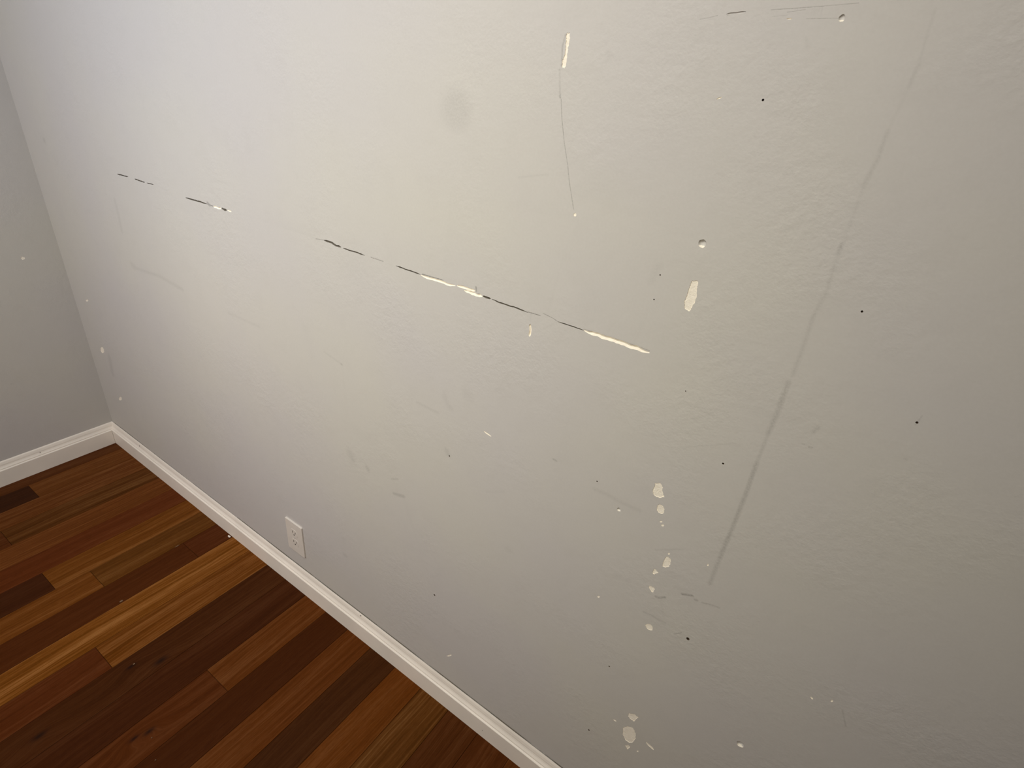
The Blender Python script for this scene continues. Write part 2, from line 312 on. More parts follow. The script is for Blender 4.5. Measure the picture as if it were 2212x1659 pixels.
STREAKS = [
  [[2.357,1.5888],[2.3589,1.5655],0.00113,0.05,1],
  [[2.3589,1.5655],[2.3613,1.5451],0.00114,0.05,1],
  [[2.3613,1.5451],[2.3602,1.5264],0.00142,0.09,1],
  [[2.3602,1.5264],[2.3572,1.4872],0.00147,0.03,1],
  [[2.3572,1.4872],[2.3577,1.4604],0.00169,0.11,1],
  [[2.3577,1.4604],[2.3549,1.434],0.00178,0.11,1],
  [[2.3549,1.434],[2.3558,1.3967],0.00156,0.05,1],
  [[2.3558,1.3967],[2.3557,1.3766],0.00161,0.05,1],
  [[2.3553,1.3724],[2.3556,1.3621],0.00185,0.18,0.8],
  [[2.3556,1.3621],[2.3582,1.3183],0.00188,0.08,1],
  [[2.3582,1.3183],[2.3553,1.2888],0.00198,0.08,1],
  [[2.3553,1.2888],[2.3552,1.2829],0.00149,0.15,1],
  [[2.3552,1.2829],[2.3568,1.247],0.002,0.1,1],
  [[2.3568,1.247],[2.3574,1.2075],0.00206,0.1,1],
  [[2.3554,1.1981],[2.3566,1.1538],0.00268,0.17,0.8],
  [[2.3566,1.1538],[2.3553,1.1205],0.00276,0.17,0.8],
  [[2.3553,1.1205],[2.3554,1.0707],0.00198,0.12,0.8],
  [[2.3554,1.0707],[2.3567,1.0138],0.00264,0.2,0.6],
  [[2.3567,1.0138],[2.3562,0.9469],0.00274,0.2,0.6],
  [[2.3562,0.9469],[2.3552,0.8889],0.00284,0.2,0.6],
  [[2.3552,0.8889],[2.3553,0.8306],0.00262,0.16,0.9],
  [[1.4427,1.1796],[1.4688,1.1825],0.00077,0.35,0.6],
  [[1.6036,1.1793],[1.6372,1.1793],0.00076,0.4,0.6],
  [[1.9641,1.1754],[1.9879,1.1762],0.00064,0.55,0.5],
  [[1.9923,1.1815],[2.0116,1.1787],0.00061,0.35,0.5],
  [[2.0116,1.1787],[2.0205,1.176],0.00062,0.35,0.5],
  [[1.0439,1.1767],[1.0709,1.1758],0.00123,0.5,0.5],
  [[1.8573,1.1886],[1.8589,1.1808],0.00151,0.4,0.6],
  [[1.0488,1.1798],[1.057,1.1748],0.0036,0.35,0.6],
  [[1.7356,1.1797],[1.7664,1.1808],0.00088,0.55,0.5],
  [[1.7664,1.1808],[1.7847,1.1813],0.00088,0.55,0.5],
  [[2.067,1.1779],[2.0967,1.1787],0.0006,0.3,0.6],
  [[2.0967,1.1787],[2.1307,1.1794],0.00059,0.3,0.6],
  [[2.1307,1.1794],[2.173,1.1783],0.00058,0.3,0.6],
  [[1.9725,1.5543],[1.9698,1.5416],0.00102,0.22,0.8],
  [[1.9698,1.5416],[1.9719,1.5196],0.00103,0.22,0.8],
  [[1.9697,1.5158],[1.9749,1.4856],0.00105,0.14,1],
  [[1.9751,1.4867],[1.9757,1.483],0.00106,0.35,0.7],
  [[1.9774,1.4815],[1.9827,1.457],0.0006,0.3,0.6],
  [[1.9827,1.457],[1.9909,1.4292],0.0006,0.3,0.6],
  [[1.9909,1.4292],[2.0002,1.4039],0.00061,0.3,0.6],
  [[2.0002,1.4039],[2.007,1.3807],0.00062,0.3,0.6],
  [[2.007,1.3807],[2.0194,1.3472],0.00062,0.3,0.6],
  [[2.141,1.5751],[2.1524,1.5771],0.00044,0.2,0.7],
  [[2.1524,1.5771],[2.1595,1.579],0.00045,0.2,0.7],
  [[2.1699,1.5797],[2.1881,1.583],0.00048,0.25,0.7],
  [[2.2135,1.5852],[2.2377,1.5872],0.00036,0.26,0.7],
  [[2.2377,1.5872],[2.2631,1.5893],0.00035,0.26,0.7],
  [[2.23,1.5835],[2.2469,1.5862],0.00033,0.2,0.7],
  [[2.2506,1.5883],[2.2712,1.5902],0.00035,0.2,0.7],
  [[2.2712,1.5902],[2.2929,1.5924],0.00035,0.2,0.7],
  [[2.2503,1.5785],[2.2794,1.5797],0.00031,0.2,0.7],
  [[2.2166,1.5796],[2.2309,1.5808],0.00033,0.12,0.7],
  [[2.2837,0.7471],[2.29,0.749],0.00212,0.3,0.8],
  [[2.29,0.749],[2.2989,0.757],0.00178,0.3,0.8],
  [[2.3219,0.7823],[2.3282,0.7854],0.00192,0.34,0.8],
  [[2.3282,0.7854],[2.3379,0.7905],0.00189,0.34,0.8],
  [[2.3433,0.7847],[2.3468,0.7862],0.00193,0.24,0.8],
  [[2.3543,0.787],[2.3662,0.7907],0.00148,0.18,0.8],
  [[2.3662,0.7907],[2.3808,0.795],0.00147,0.18,0.8],
  [[2.2724,0.6989],[2.2825,0.7008],0.00172,0.13,1],
  [[2.2825,0.7008],[2.3126,0.7008],0.00177,0.13,1],
  [[2.3315,0.689],[2.3418,0.7008],0.0013,0.22,0.9],
  [[2.1352,0.9036],[2.1587,0.9045],0.00302,0.08,1],
  [[2.1587,0.9045],[2.1873,0.9027],0.00304,0.08,1],
  [[2.1873,0.9027],[2.221,0.9042],0.00294,0.08,1],
  [[2.2604,0.8427],[2.301,0.8706],0.00129,0.08,1],
  [[2.5828,0.7282],[2.5972,0.7007],0.00096,0.16,0.8],
  [[1.7984,0.9542],[1.8063,0.9364],0.00458,0.06,1],
  [[1.8063,0.9364],[1.8186,0.9267],0.00472,0.06,1],
  [[1.8484,0.9816],[1.8603,0.9712],0.00876,0.05,1],
  [[1.7259,0.9062],[1.786,0.9052],0.00244,0.08,1],
  [[1.5078,0.6741],[1.5197,0.6548],0.01041,0.09,1],
  [[1.567,0.6592],[1.573,0.6497],0.00502,0.13,1],
  [[1.6507,0.6658],[1.6716,0.677],0.0024,0.12,1],
  [[1.6562,0.6257],[1.6906,0.6353],0.00353,0.22,0.9],
  [[1.8092,0.8265],[1.8171,0.8163],0.00517,0.12,1],
  [[2.0507,0.9241],[2.0575,0.9234],0.00159,0.25,0.9],
  [[1.9161,0.7746],[1.9592,0.7986],0.00155,0.05,1],
  [[0.5506,1.097],[0.55,1.0539],0.00626,0.08,1],
  [[0.55,1.0539],[0.5448,1.0059],0.00614,0.08,1],
  [[0.5563,0.9106],[0.5699,0.9039],0.00834,0.09,1],
  [[0.5691,0.9022],[0.7216,0.914],0.00405,0.09,1],
  [[0.7216,0.914],[0.8422,0.9063],0.00451,0.09,1],
  [[0.171,0.4606],[0.1523,0.3784],0.01034,0.12,1],
  [[1.0596,0.9023],[1.194,0.9054],0.003,0.06,1],
  [[1.4407,0.9219],[1.499,0.9111],0.00223,0.07,1],
  [[1.4974,0.9105],[1.5005,0.9105],0.00202,0.22,1],
  [[2.4943,1.1955],[2.4959,1.2087],0.00068,0.14,1],
  [[2.4025,1.1423],[2.4063,1.1518],0.00193,0.13,1],
  [[2.4051,1.1212],[2.4091,1.1224],0.001,0.2,1],
  [[2.3969,1.1223],[2.3995,1.1229],0.00067,0.15,1],
  [[2.5005,1.1505],[2.5033,1.1505],0.00121,0.1,1],
  [[0.1534,1.2057],[0.1549,1.2032],0.00763,0.14,1],
  [[2.0349,1.5359],[2.0387,1.5356],0.00338,0.045,1],
  [[2.3222,1.0874],[2.2586,1.0505],0.00086,0.07,1],
  [[1.9218,1.3746],[1.9721,1.3863],0.00125,0.06,1],
  [[2.2561,1.5612],[2.26,1.5533],0.00202,0.05,1],
  [[2.1596,1.2993],[2.152,1.2748],0.00445,0.05,1],
  [[0.7265,1.1807],[0.7033,1.1782],0.0012,0.2,0.7],
  [[1.4576,0.2923],[1.4673,0.2934],0.00549,0.1,1],
  [[1.98,0.6606],[1.9882,0.6596],0.00732,0.05,1],
  [[1.3566,0.1424],[1.368,0.1306],0.00815,0.0,1],
]
SPOTS = [
  [[1.7984, 1.4512], 0.03118, 0.085],
  [[1.5562, 1.1643], 0.04959, 0.018],
]


# ------------------------------------------------------------------ right wall
rnd = random.Random(5)

def lerp(a, b, t):
    return a + (b - a) * t

def resample(pts, step):
    out = []
    for a, b in zip(pts[:-1], pts[1:]):
        L = math.dist(a, b)
        n = max(1, int(round(L / step)))
        for i in range(n):
            t = i / n
            out.append((lerp(a[0], b[0], t), lerp(a[1], b[1], t)))
    out.append(tuple(pts[-1]))
    return out

def rough_outline(pts, step, amp, seed):
    closed = list(pts) + [pts[0]]
    rs = resample(closed, step)[:-1]
    out = []
    for i, p in enumerate(rs):
        v = noise.noise_vector(Vector((p[0] * 520 + seed, p[1] * 520, seed)))
        out.append((p[0] + v.x * amp, p[1] + v.y * amp))
    return out

def groove_lines(g, seed):
    """upper lip, bottom and lower lip of one crack, tapered at both ends"""
    kind, pts, hw = g
    rs = resample(pts, 0.0022)
    n = len(rs)
    up, lo, bt = [], [], []
    for i, p in enumerate(rs):
        a = rs[max(0, i - 1)]
        b = rs[min(n - 1, i + 1)]
        d = Vector((b[0] - a[0], b[1] - a[1])).normalized()
        nn = Vector((-d.y, d.x))
        if nn.y < 0:
            nn = -nn
        t = i / (n - 1)
        e = min(1.0, 5.0 * min(t, 1 - t) + 0.28)
        k = noise.noise(Vector((i * 0.33 + seed * 7.1, seed, 0.0)))
        k2 = noise.noise(Vector((i * 0.33 + seed * 3.3, seed, 9.0)))
        wu = hw * e * (1 + 0.45 * k)
        wl = hw * e * (1 + 0.45 * k2)
        sh = noise.noise(Vector((i * 0.12, seed * 2.0, 4.0))) * hw * 0.6
        up.append((p[0] + nn.x * (wu + sh), p[1] + nn.y * (wu + sh)))
        lo.append((p[0] - nn.x * (wl - sh), p[1] - nn.y * (wl - sh)))
        f = 0.55 if kind == 'dark' else 0.5
        bt.append((lerp(lo[-1][0], up[-1][0], f), lerp(lo[-1][1], up[-1][1], f)))
    return up, bt, lo

verts2, edges2, faces2 = [], [], []
def add_loop(loop, is_face=True):
    s = len(verts2)
    verts2.extend(loop)
    n = len(loop)
    if is_face:
        faces2.append(list(range(s, s + n)))
    return s

add_loop([(0.0, 0.0), (RX, 0.0), (RX, RZ), (0.0, RZ)])
grooves = []
for i, g in enumerate(GROOVES):
    up, bt, lo = groove_lines(g, i + 1.0)
    grooves.append((g[0], up, bt, lo))
    add_loop(lo + up[::-1])
chip_loops = []
for i, (lab, pts) in enumerate(CHIPS):
    ext = max(math.dist(a, b) for a in pts for b in pts)
    lp = rough_outline(pts, max(0.0006, ext / 44), min(0.0013, ext * 0.055), i + 3.0)
    chip_loops.append(lp)
    add_loop(lp)
dent_loops = []
for i, (lab, c, r, kind) in enumerate(DENTS):
    lp = []
    for k in range(20):
        a = 2 * math.pi * k / 20
        rr = r * (1 + 0.16 * noise.noise(Vector((math.cos(a) * 1.5, math.sin(a) * 1.5, i * 3.0))))
        lp.append((c[0] + rr * math.cos(a), c[1] + rr * math.sin(a)))
    dent_loops.append(lp)
    add_loop(lp)
n_holes_end = len(faces2)

def seg_d(p, a, b):
    bx, by = b[0] - a[0], b[1] - a[1]
    L = bx * bx + by * by
    t = 0.0 if L == 0 else max(0.0, min(1.0, ((p[0] - a[0]) * bx + (p[1] - a[1]) * by) / L))
    return math.hypot(p[0] - a[0] - bx * t, p[1] - a[1] - by * t)

def stain_at(p):
    s = 0.0
    for a, b, hw, st, so in STREAKS:
        if st <= 0:
            continue
        R = hw * (1 + so)
        if abs(p[0] - (a[0] + b[0]) / 2) > abs(a[0] - b[0]) / 2 + R or abs(p[1] - (a[1] + b[1]) / 2) > abs(a[1] - b[1]) / 2 + R:
            continue
        d = seg_d(p, a, b)
        core = hw * (1 - so * 0.85)
        m = 1.0 if d <= core else max(0.0, 1 - (d - core) / (R - core))
        s = max(s, st * m)
    for c, r, st in SPOTS:
        d = math.dist(p, c) / r
        if d < 1.35:
            m = 1.0 if d < 0.45 else max(0.0, 1 - (d - 0.45) / 0.9)
            m = m * m * (3 - 2 * m)
            s = max(s, st * m)
    return s

# extra points where the stains need them
for a, b, hw, st, so in STREAKS:
    if st <= 0:
        continue
    R = hw * (1 + so)
    L = math.dist(a, b)
    core = hw * (1 - so * 0.85)
    d = Vector((b[0] - a[0], b[1] - a[1]))
    d = d.normalized() if L > 1e-9 else Vector((1, 0))
    nn = Vector((-d.y, d.x))
    step = min(0.006, max(0.0022, R * 1.3))
    n = max(1, int(L / step))
    for i in range(-1, n + 2):
        t = min(1, max(0, i / n))
        ex = (-R if i < 0 else (R if i > n else 0.0))
        cx, cy = a[0] + (b[0] - a[0]) * t + d.x * ex, a[1] + (b[1] - a[1]) * t + d.y * ex
        j = rnd.uniform(-0.12, 0.12) * hw
        for w_ in ((0,) if ex else (-R, -core, 0, core, R)):
            w2 = w_ + (j if w_ else 0)
            verts2.append((cx + nn.x * w2, cy + nn.y * w2))
for c, r, st in SPOTS:
    for ring in range(1, 13):
        rr = r * 1.38 * ring / 12
        for k in range(28):
            a_ = 2 * math.pi * (k + 0.5 * (ring % 2)) / 28
            verts2.append((c[0] + rr * math.cos(a_), c[1] + rr * math.sin(a_)))

seen, vv, remap = {}, [], []
for p in verts2:
    k = (round(p[0], 5), round(p[1], 5))
    if k not in seen:
        seen[k] = len(vv)
        vv.append(Vector(p))
    remap.append(seen[k])
ff = []
for f in faces2:
    g_ = []
    for i in f:
        if not g_ or g_[-1] != remap[i]:
            g_.append(remap[i])
    if g_[0] == g_[-1]:
        g_.pop()
    area = sum(vv[g_[i]].x * vv[g_[(i + 1) % len(g_)]].y - vv[g_[(i + 1) % len(g_)]].x * vv[g_[i]].y for i in range(len(g_)))
    ff.append(g_ if area > 0 else g_[::-1])
cv, ce, cf, ov, oe, of = delaunay_2d_cdt(vv, [], ff, 0, 1e-6)

bm = bmesh.new()
lay = bm.verts.layers.float.new('stain')
bv = []
for p in cv:
    v = bm.verts.new((p.x, 0.0, p.y))
    v[lay] = stain_at((p.x, p.y))
    bv.append(v)
for tri, orig in zip(cf, of):
    if not orig or any(k > 0 for k in orig):
        continue
    f = bm.faces.new([bv[i] for i in tri])
for f in bm.faces:
    f.normal_update()
    if f.normal.y > 0:
        f.normal_flip()
for v in list(bm.verts):
    if not v.link_faces:
        bm.verts.remove(v)
# the body of the wall behind the painted face (stands clear of the cracks cut into it)
box(bm, (-0.12, 0.012, 0.0), (RX + 0.12, 0.13, RZ))
wall_right = struct(obj('wall_right', bm, M_PAINT), 'long off-white painted wall with cracks, chips and a long scratch')

for i, (kind, up, bt, lo) in enumerate(grooves):
    bm = bmesh.new()
    dep = {'dark': 0.005, 'open': 0.0026, 'scrape': 0.0012}[kind]
    rows = []
    n = len(up)
    for k in range(n):
        t = k / max(1, n - 1)
        e = min(1.0, 6 * min(t, 1 - t) + 0.25)
        r_ = []
        r_.append(bm.verts.new((up[k][0], 0.0, up[k][1])))
        r_.append(bm.verts.new((lerp(bt[k][0], up[k][0], 0.88), dep * e * 0.95, lerp(bt[k][1], up[k][1], 0.88))))
        r_.append(bm.verts.new((bt[k][0], dep * e, bt[k][1])))
        jit = 1 + 0.5 * noise.noise(Vector((k * 0.4, i * 3.0, 1.0)))
        r_.append(bm.verts.new((lerp(lo[k][0], bt[k][0], 0.45), dep * e * 0.5 * jit, lerp(lo[k][1], bt[k][1], 0.45))))
        r_.append(bm.verts.new((lo[k][0], 0.0, lo[k][1])))
        rows.append(r_)
    for a, b in zip(rows[:-1], rows[1:]):
        for j in range(4):
            bm.faces.new((a[j], b[j], b[j + 1], a[j + 1]))
    for r_ in (rows[0], rows[-1]):
        bm.faces.new(r_)
    bmesh.ops.recalc_face_normals(bm, faces=bm.faces)
    s = sum(f.normal.y * f.calc_area() for f in bm.faces)
    if s > 0:
        bmesh.ops.reverse_faces(bm, faces=bm.faces)
    if kind == 'dark':
        obj('wall_crack', bm, M_CRACK, wall_right, label='dark hairline opening of the crack in the wall')
    elif kind == 'scrape':
        obj('scrape', bm, M_PAINT, wall_right, label='short shallow scrape painted over near the top')
    else:
        obj('open_crack', bm, M_PLASTER, wall_right, label='crack edge broken open to pale plaster')

for i, (lp, (lab, pts)) in enumerate(zip(chip_loops, CHIPS)):
    bm = bmesh.new()
    cx = sum(p[0] for p in lp) / len(lp)
    cz = sum(p[1] for p in lp) / len(lp)
    r = max(math.dist(p, (cx, cz)) for p in lp)
    dep = min(0.0007, r * 0.2)
    rings = []
    for s_, d_ in ((1.0, 0.0), (0.985, dep), (0.7, dep * 0.9), (0.35, dep * 1.1)):
        ring = []
        for p in lp:
            q = (cx + (p[0] - cx) * s_, cz + (p[1] - cz) * s_)
            jit = 0.0 if d_ == 0 else 0.25 * dep * noise.noise(Vector((q[0] * 500, q[1] * 500, i)))
            ring.append(bm.verts.new((q[0], d_ + jit, q[1])))
        rings.append(ring)
    n = len(lp)
    for a, b in zip(rings[:-1], rings[1:]):
        for k in range(n):
            bm.faces.new((a[k], a[(k + 1) % n], b[(k + 1) % n], b[k]))
    bm.faces.new(rings[-1])
    bmesh.ops.recalc_face_normals(bm, faces=bm.faces)
    if sum(f.normal.y * f.calc_area() for f in bm.faces) > 0:
        bmesh.ops.reverse_faces(bm, faces=bm.faces)
    obj('paint_chip', bm, M_PLASTER, wall_right, label=lab)

for i, (lp, (lab, c, r, kind)) in enumerate(zip(dent_loops, DENTS)):
    bm = bmesh.new()
    rings = []
    prof = ((1.0, 0.0), (0.93, 0.10), (0.8, 0.40), (0.62, 0.72), (0.38, 0.92), (0.15, 1.0)) if kind == 'dent' else ((1.0, 0.0), (0.85, 0.35), (0.7, 0.9), (0.5, 1.0))
    dep = r * 0.62 if kind == 'dent' else min(0.009, r * 2.6)
    for s_, d_ in prof:
        rings.append([bm.verts.new((c[0] + (p[0] - c[0]) * s_, dep * d_, c[1] + (p[1] - c[1]) * s_ + (1 - s_) * r * 0.25)) for p in lp])
    n = len(lp)
    for a, b in zip(rings[:-1], rings[1:]):
        for k in range(n):
            bm.faces.new((a[k], a[(k + 1) % n], b[(k + 1) % n], b[k]))
    bm.faces.new(rings[-1])
    bmesh.ops.recalc_face_normals(bm, faces=bm.faces)
    if sum(f.normal.y * f.calc_area() for f in bm.faces) > 0:
        bmesh.ops.reverse_faces(bm, faces=bm.faces)
    if kind == 'dent':
        # lower lip in pale plaster colour, painting in the light from above
        for f in bm.faces:
            cc = f.calc_center_median()
            if cc.z < c[1] - r * 0.45:
                f.material_index = 1
    obj('screw_dent' if kind == 'dent' else 'nail_hole', bm, [M_PAINT, M_PLASTER] if kind == 'dent' else M_HOLE, wall_right, label=lab)

# ------------------------------------------------------------------ left wall, other walls, ceiling
bm = bmesh.new()
lay = bm.verts.layers.float.new('stain')
lb = [((-0.2614, 0.3805), 0.006, 0.12), ((-0.255, 0.3775), 0.004, 0.10), ((-0.268, 0.53), 0.012, 0.07)]
ys = sorted(set([0.0, -RY] + [-0.03 * i for i in range(0, 60)]))
pts = [Vector((y, z)) for y, z in ((0, 0), (-RY, 0), (-RY, RZ), (0, RZ))]
for (c, r, st) in lb:
    for ring in (0, 0.5, 1.0, 1.4):
        for k in range(10 if ring else 1):
            a_ = 2 * math.pi * k / 10
            pts.append(Vector((c[0] + r * ring * math.cos(a_), c[1] + r * ring * math.sin(a_) * 0.5)))
chipL = [(-0.1094 + 0.0052 * math.cos(a_ * math.pi / 6) * (1 + .2 * math.sin(a_ * 2.3)), 0.8149 + 0.0055 * math.sin(a_ * math.pi / 6) * (1 + .25 * math.cos(a_ * 1.7))) for a_ in range(12)]
s0 = len(pts)
pts += [Vector(p) for p in chipL]
cv, ce, cf, ov, oe, of = delaunay_2d_cdt(pts, [], [[0, 1, 2, 3], list(range(s0, s0 + 12))], 0, 1e-6)
bv = []
for p in cv:
    v = bm.verts.new((0.0, p.x, p.y))
    s = 0.0
    for (c, r, st) in lb:
        d = math.hypot((p.x - c[0]) / r, (p.y - c[1]) / (r * 0.5))
        s = max(s, st * max(0.0, 1 - d))
    v[lay] = s
    bv.append(v)
for tri, orig in zip(cf, of):
    if 1 in orig:
        continue
    f = bm.faces.new([bv[i] for i in tri])
    f.normal_update()
    if f.normal.x < 0:
        f.normal_flip()
box(bm, (-0.12, -RY - 0.12, 0.0), (-0.012, 0.012, RZ))
wall_left = struct(obj('wall_left', bm, M_PAINT), 'short off-white painted wall left of the corner')
bm = bmesh.new()
ra = [bm.verts.new((0.0, p[0], p[1])) for p in chipL]
rb = [bm.verts.new((-0.0006, lerp(-0.1094, p[0], 0.93), lerp(0.8149, p[1], 0.93))) for p in chipL]
for k in range(12):
    bm.faces.new((ra[k], ra[(k + 1) % 12], rb[(k + 1) % 12], rb[k]))
bm.faces.new(rb)
bmesh.ops.recalc_face_normals(bm, faces=bm.faces)
if sum(f.normal.x * f.calc_area() for f in bm.faces) < 0:
    bmesh.ops.reverse_faces(bm, faces=bm.faces)
obj('paint_chip', bm, M_PLASTER, wall_left, label='small pale chip on the short left wall')

# wall opposite the cracked one, with the window the daylight comes through
WX0, WX1, WZ0, WZ1 = 0.25, 1.55, 0.9, 2.15
bm = bmesh.new()
for lo_, hi_ in (((-0.12, -RY - 0.12, 0), (WX0, -RY, RZ)), ((WX1, -RY - 0.12, 0), (RX + 0.12, -RY, RZ)), ((WX0, -RY - 0.12, 0), (WX1, -RY, WZ0)), ((WX0, -RY - 0.12, WZ1), (WX1, -RY, RZ))):
    box(bm, lo_, hi_)
struct(obj('wall_front', bm, M_PAINT))
bm = bmesh.new()
box(bm, (RX, -RY, 0), (RX + 0.12, 0.0, RZ))
struct(obj('wall_back', bm, M_PAINT))
bm = bmesh.new()
box(bm, (-0.12, -RY - 0.12, RZ), (RX + 0.12, 0.13, RZ + 0.1))
struct(obj('ceiling', bm, M_CEIL))
win = bpy.data.objects.new('window_1', None)
link(win)
win.location = ((WX0 + WX1) / 2, -RY - 0.06, WZ0)
struct(win)
def wpart(name, boxes, mat):
    b_ = bmesh.new()
    for lo_, hi_ in boxes:
        box(b_, [lo_[k] - win.location[k] for k in range(3)], [hi_[k] - win.location[k] for k in range(3)])
    return obj(name, b_, mat, win)
y0, y1 = -RY - 0.09, -RY - 0.03
xm = (WX0 + WX1) / 2
wpart('window_frame', [((WX0, y0, WZ0), (WX0 + .05, y1, WZ1)), ((WX1 - .05, y0, WZ0), (WX1, y1, WZ1)), ((WX0 + .05, y0, WZ0), (WX1 - .05, y1, WZ0 + .05)), ((WX0 + .05, y0, WZ1 - .05), (WX1 - .05, y1, WZ1)), ((xm - .025, y0, WZ0 + .05), (xm + .025, y1, WZ1 - .05))], M_FRAME)
mg, ntg, bg = nodes_of('window_glass')
Bg = NB(ntg)
tr = Bg.n('ShaderNodeBsdfTransparent', {'Color': (0.96, 0.98, 0.97, 1)})
gl = Bg.n('ShaderNodeBsdfGlossy', {'Roughness': 0.02})
mxs = Bg.n('ShaderNodeMixShader', {0: 0.06, 1: tr.outputs[0], 2: gl.outputs[0]})
ntg.links.new(mxs.outputs[0], ntg.nodes['Material Output'].inputs[0])
wpart('glass_pane', [((WX0 + .05, -RY - .062, WZ0 + .05), (xm - .025, -RY - .058, WZ1 - .05)), ((xm + .025, -RY - .062, WZ0 + .05), (WX1 - .05, -RY - .058, WZ1 - .05))], mg)
wpart('window_sill', [((WX0 - .04, -RY, WZ0 - .03), (WX1 + .04, -RY + .05, WZ0))], M_FRAME)

# ------------------------------------------------------------------ floor: one mesh of planks running away from the cracked wall
def s2l(c):
    return tuple((v / 255 / 12.92) if v <= 10 else ((v / 255 + 0.055) / 1.055) ** 2.4 for v in c)

SEAMS = [0.0735 + 0.09985 * (i - 1) for i in range(22)]
while SEAMS[-1] < RX:
    SEAMS.append(SEAMS[-1] + 0.0995)
FG = 1.0
# column -> [(y_from, y_to, screen colour, streak), ...]; unlisted stretches are filled at random
PL = {
 0: [(0, -1.4, (84, 46, 22), .4)],
 1: [(0, -.3395, (102, 60, 30), .5), (-.3395, -1.2, (56, 27, 9), .35)],
 2: [(0, -1.3, (98, 56, 27), .75)],
 3: [(0, -.4835, (88, 52, 22), .95), (-.4835, -1.3, (84, 44, 19), .6)],
 4: [(0, -1.1, (106, 62, 34), .65)],
 5: [(0, -.9, (92, 46, 22), .35)],
 6: [(0, -.472, (110, 66, 28), .6), (-.472, -1.4, (64, 32, 15), .3)],
 7: [(0, -.379, (98, 61, 29), .6), (-.379, -1.5, (108, 64, 28), .6)],
 8: [(0, -.1385, (78, 38, 14), .5), (-.1385, -1.6, (76, 38, 13), .3)],
 9: [(0, -1.3, (122, 76, 36), 1.0)],
 10: [(0, -.487, (108, 64, 26), .9), (-.487, -1.4, (84, 42, 19), .5)],
 11: [(0, -1.2, (68, 36, 16), .55)],
 12: [(0, -1.7, (66, 33, 14), .5)],
 13: [(0, -.3385, (94, 52, 22), .6), (-.3385, -1.3, (82, 42, 17), .45)],
 14: [(0, -1.5, (66, 32, 8), .2)],
 15: [(0, -1.2, (92, 50, 20), .5)],
 16: [(0, -1.4, (66, 36, 16), .4)],
 17: [(0, -1.6, (98, 54, 18), .4)],
 18: [(0, -1.1, (94, 58, 28), .8)],
 19: [(0, -1.3, (78, 42, 18), .6)],
 20: [(0, -1.0, (82, 44, 20), .6)],
}
bm = bmesh.new()
cl = bm.loops.layers.float_color.new('plank_colour')
dl = bm.loops.layers.float_vector.new('plank_data')
pr = random.Random(11)
pal = [(102, 60, 30), (70, 36, 16), (90, 50, 22), (112, 70, 32), (78, 40, 17), (62, 30, 10)]
for k in range(len(SEAMS) - 1):
    x0, x1 = max(0.0, SEAMS[k]) + 0.0004, min(RX, SEAMS[k + 1]) - 0.0004
    if x1 - x0 < 0.003:
        continue
    rows = list(PL.get(k, []))
    if not rows:
        rows = [(0, -pr.uniform(.4, 1.3), pr.choice(pal), pr.uniform(.3, .9))]
    while rows[-1][1] > -RY:
        e = rows[-1][1] - pr.uniform(.5, 1.5)
        if e < -RY + 0.2:
            e = -RY
        rows.append((rows[-1][1], e, pr.choice(pal), pr.uniform(.3, .9)))
    for (ya, yb, c, st) in rows:
        yb = max(yb, -RY)
        c = s2l(c)
        c = (c[0] * FG, c[1] * FG * 0.89, c[2] * FG * 0.45)
        sd = pr.random() * 10
        yt, yl = ya - 0.0004, yb + 0.0004
        bv_ = 0.0008
        top = [bm.verts.new(q) for q in ((x0 + bv_, yl + bv_, 0), (x1 - bv_, yl + bv_, 0), (x1 - bv_, yt - bv_, 0), (x0 + bv_, yt - bv_, 0))]
        mid = [bm.verts.new(q) for q in ((x0, yl, -bv_ * .8), (x1, yl, -bv_ * .8), (x1, yt, -bv_ * .8), (x0, yt, -bv_ * .8))]
        bot = [bm.verts.new(q) for q in ((x0, yl, -.018), (x1, yl, -.018), (x1, yt, -.018), (x0, yt, -.018))]
        fs = [bm.faces.new(top)]
        for A, B_ in ((top, mid), (mid, bot)):
            for j in range(4):
                fs.append(bm.faces.new((A[j], B_[j], B_[(j + 1) % 4], A[(j + 1) % 4])))
        for fi, f in enumerate(fs):
            dk_ = 1.0
            for l in f.loops:
                l[cl] = (c[0] * dk_, c[1] * dk_, c[2] * dk_, 1)
                l[dl] = (sd, st, 0)
n0 = len(bm.faces)
box(bm, (-0.12, -RY - 0.12, -0.12), (RX + 0.12, 0.13, -0.018))
bm.faces.ensure_lookup_table()
for f in bm.faces[n0:]:
    f.material_index = 1
bmesh.ops.recalc_face_normals(bm, faces=bm.faces)
struct(obj('floor', bm, [M_WOOD, M_GAP]), 'reddish brown hardwood strip floor')

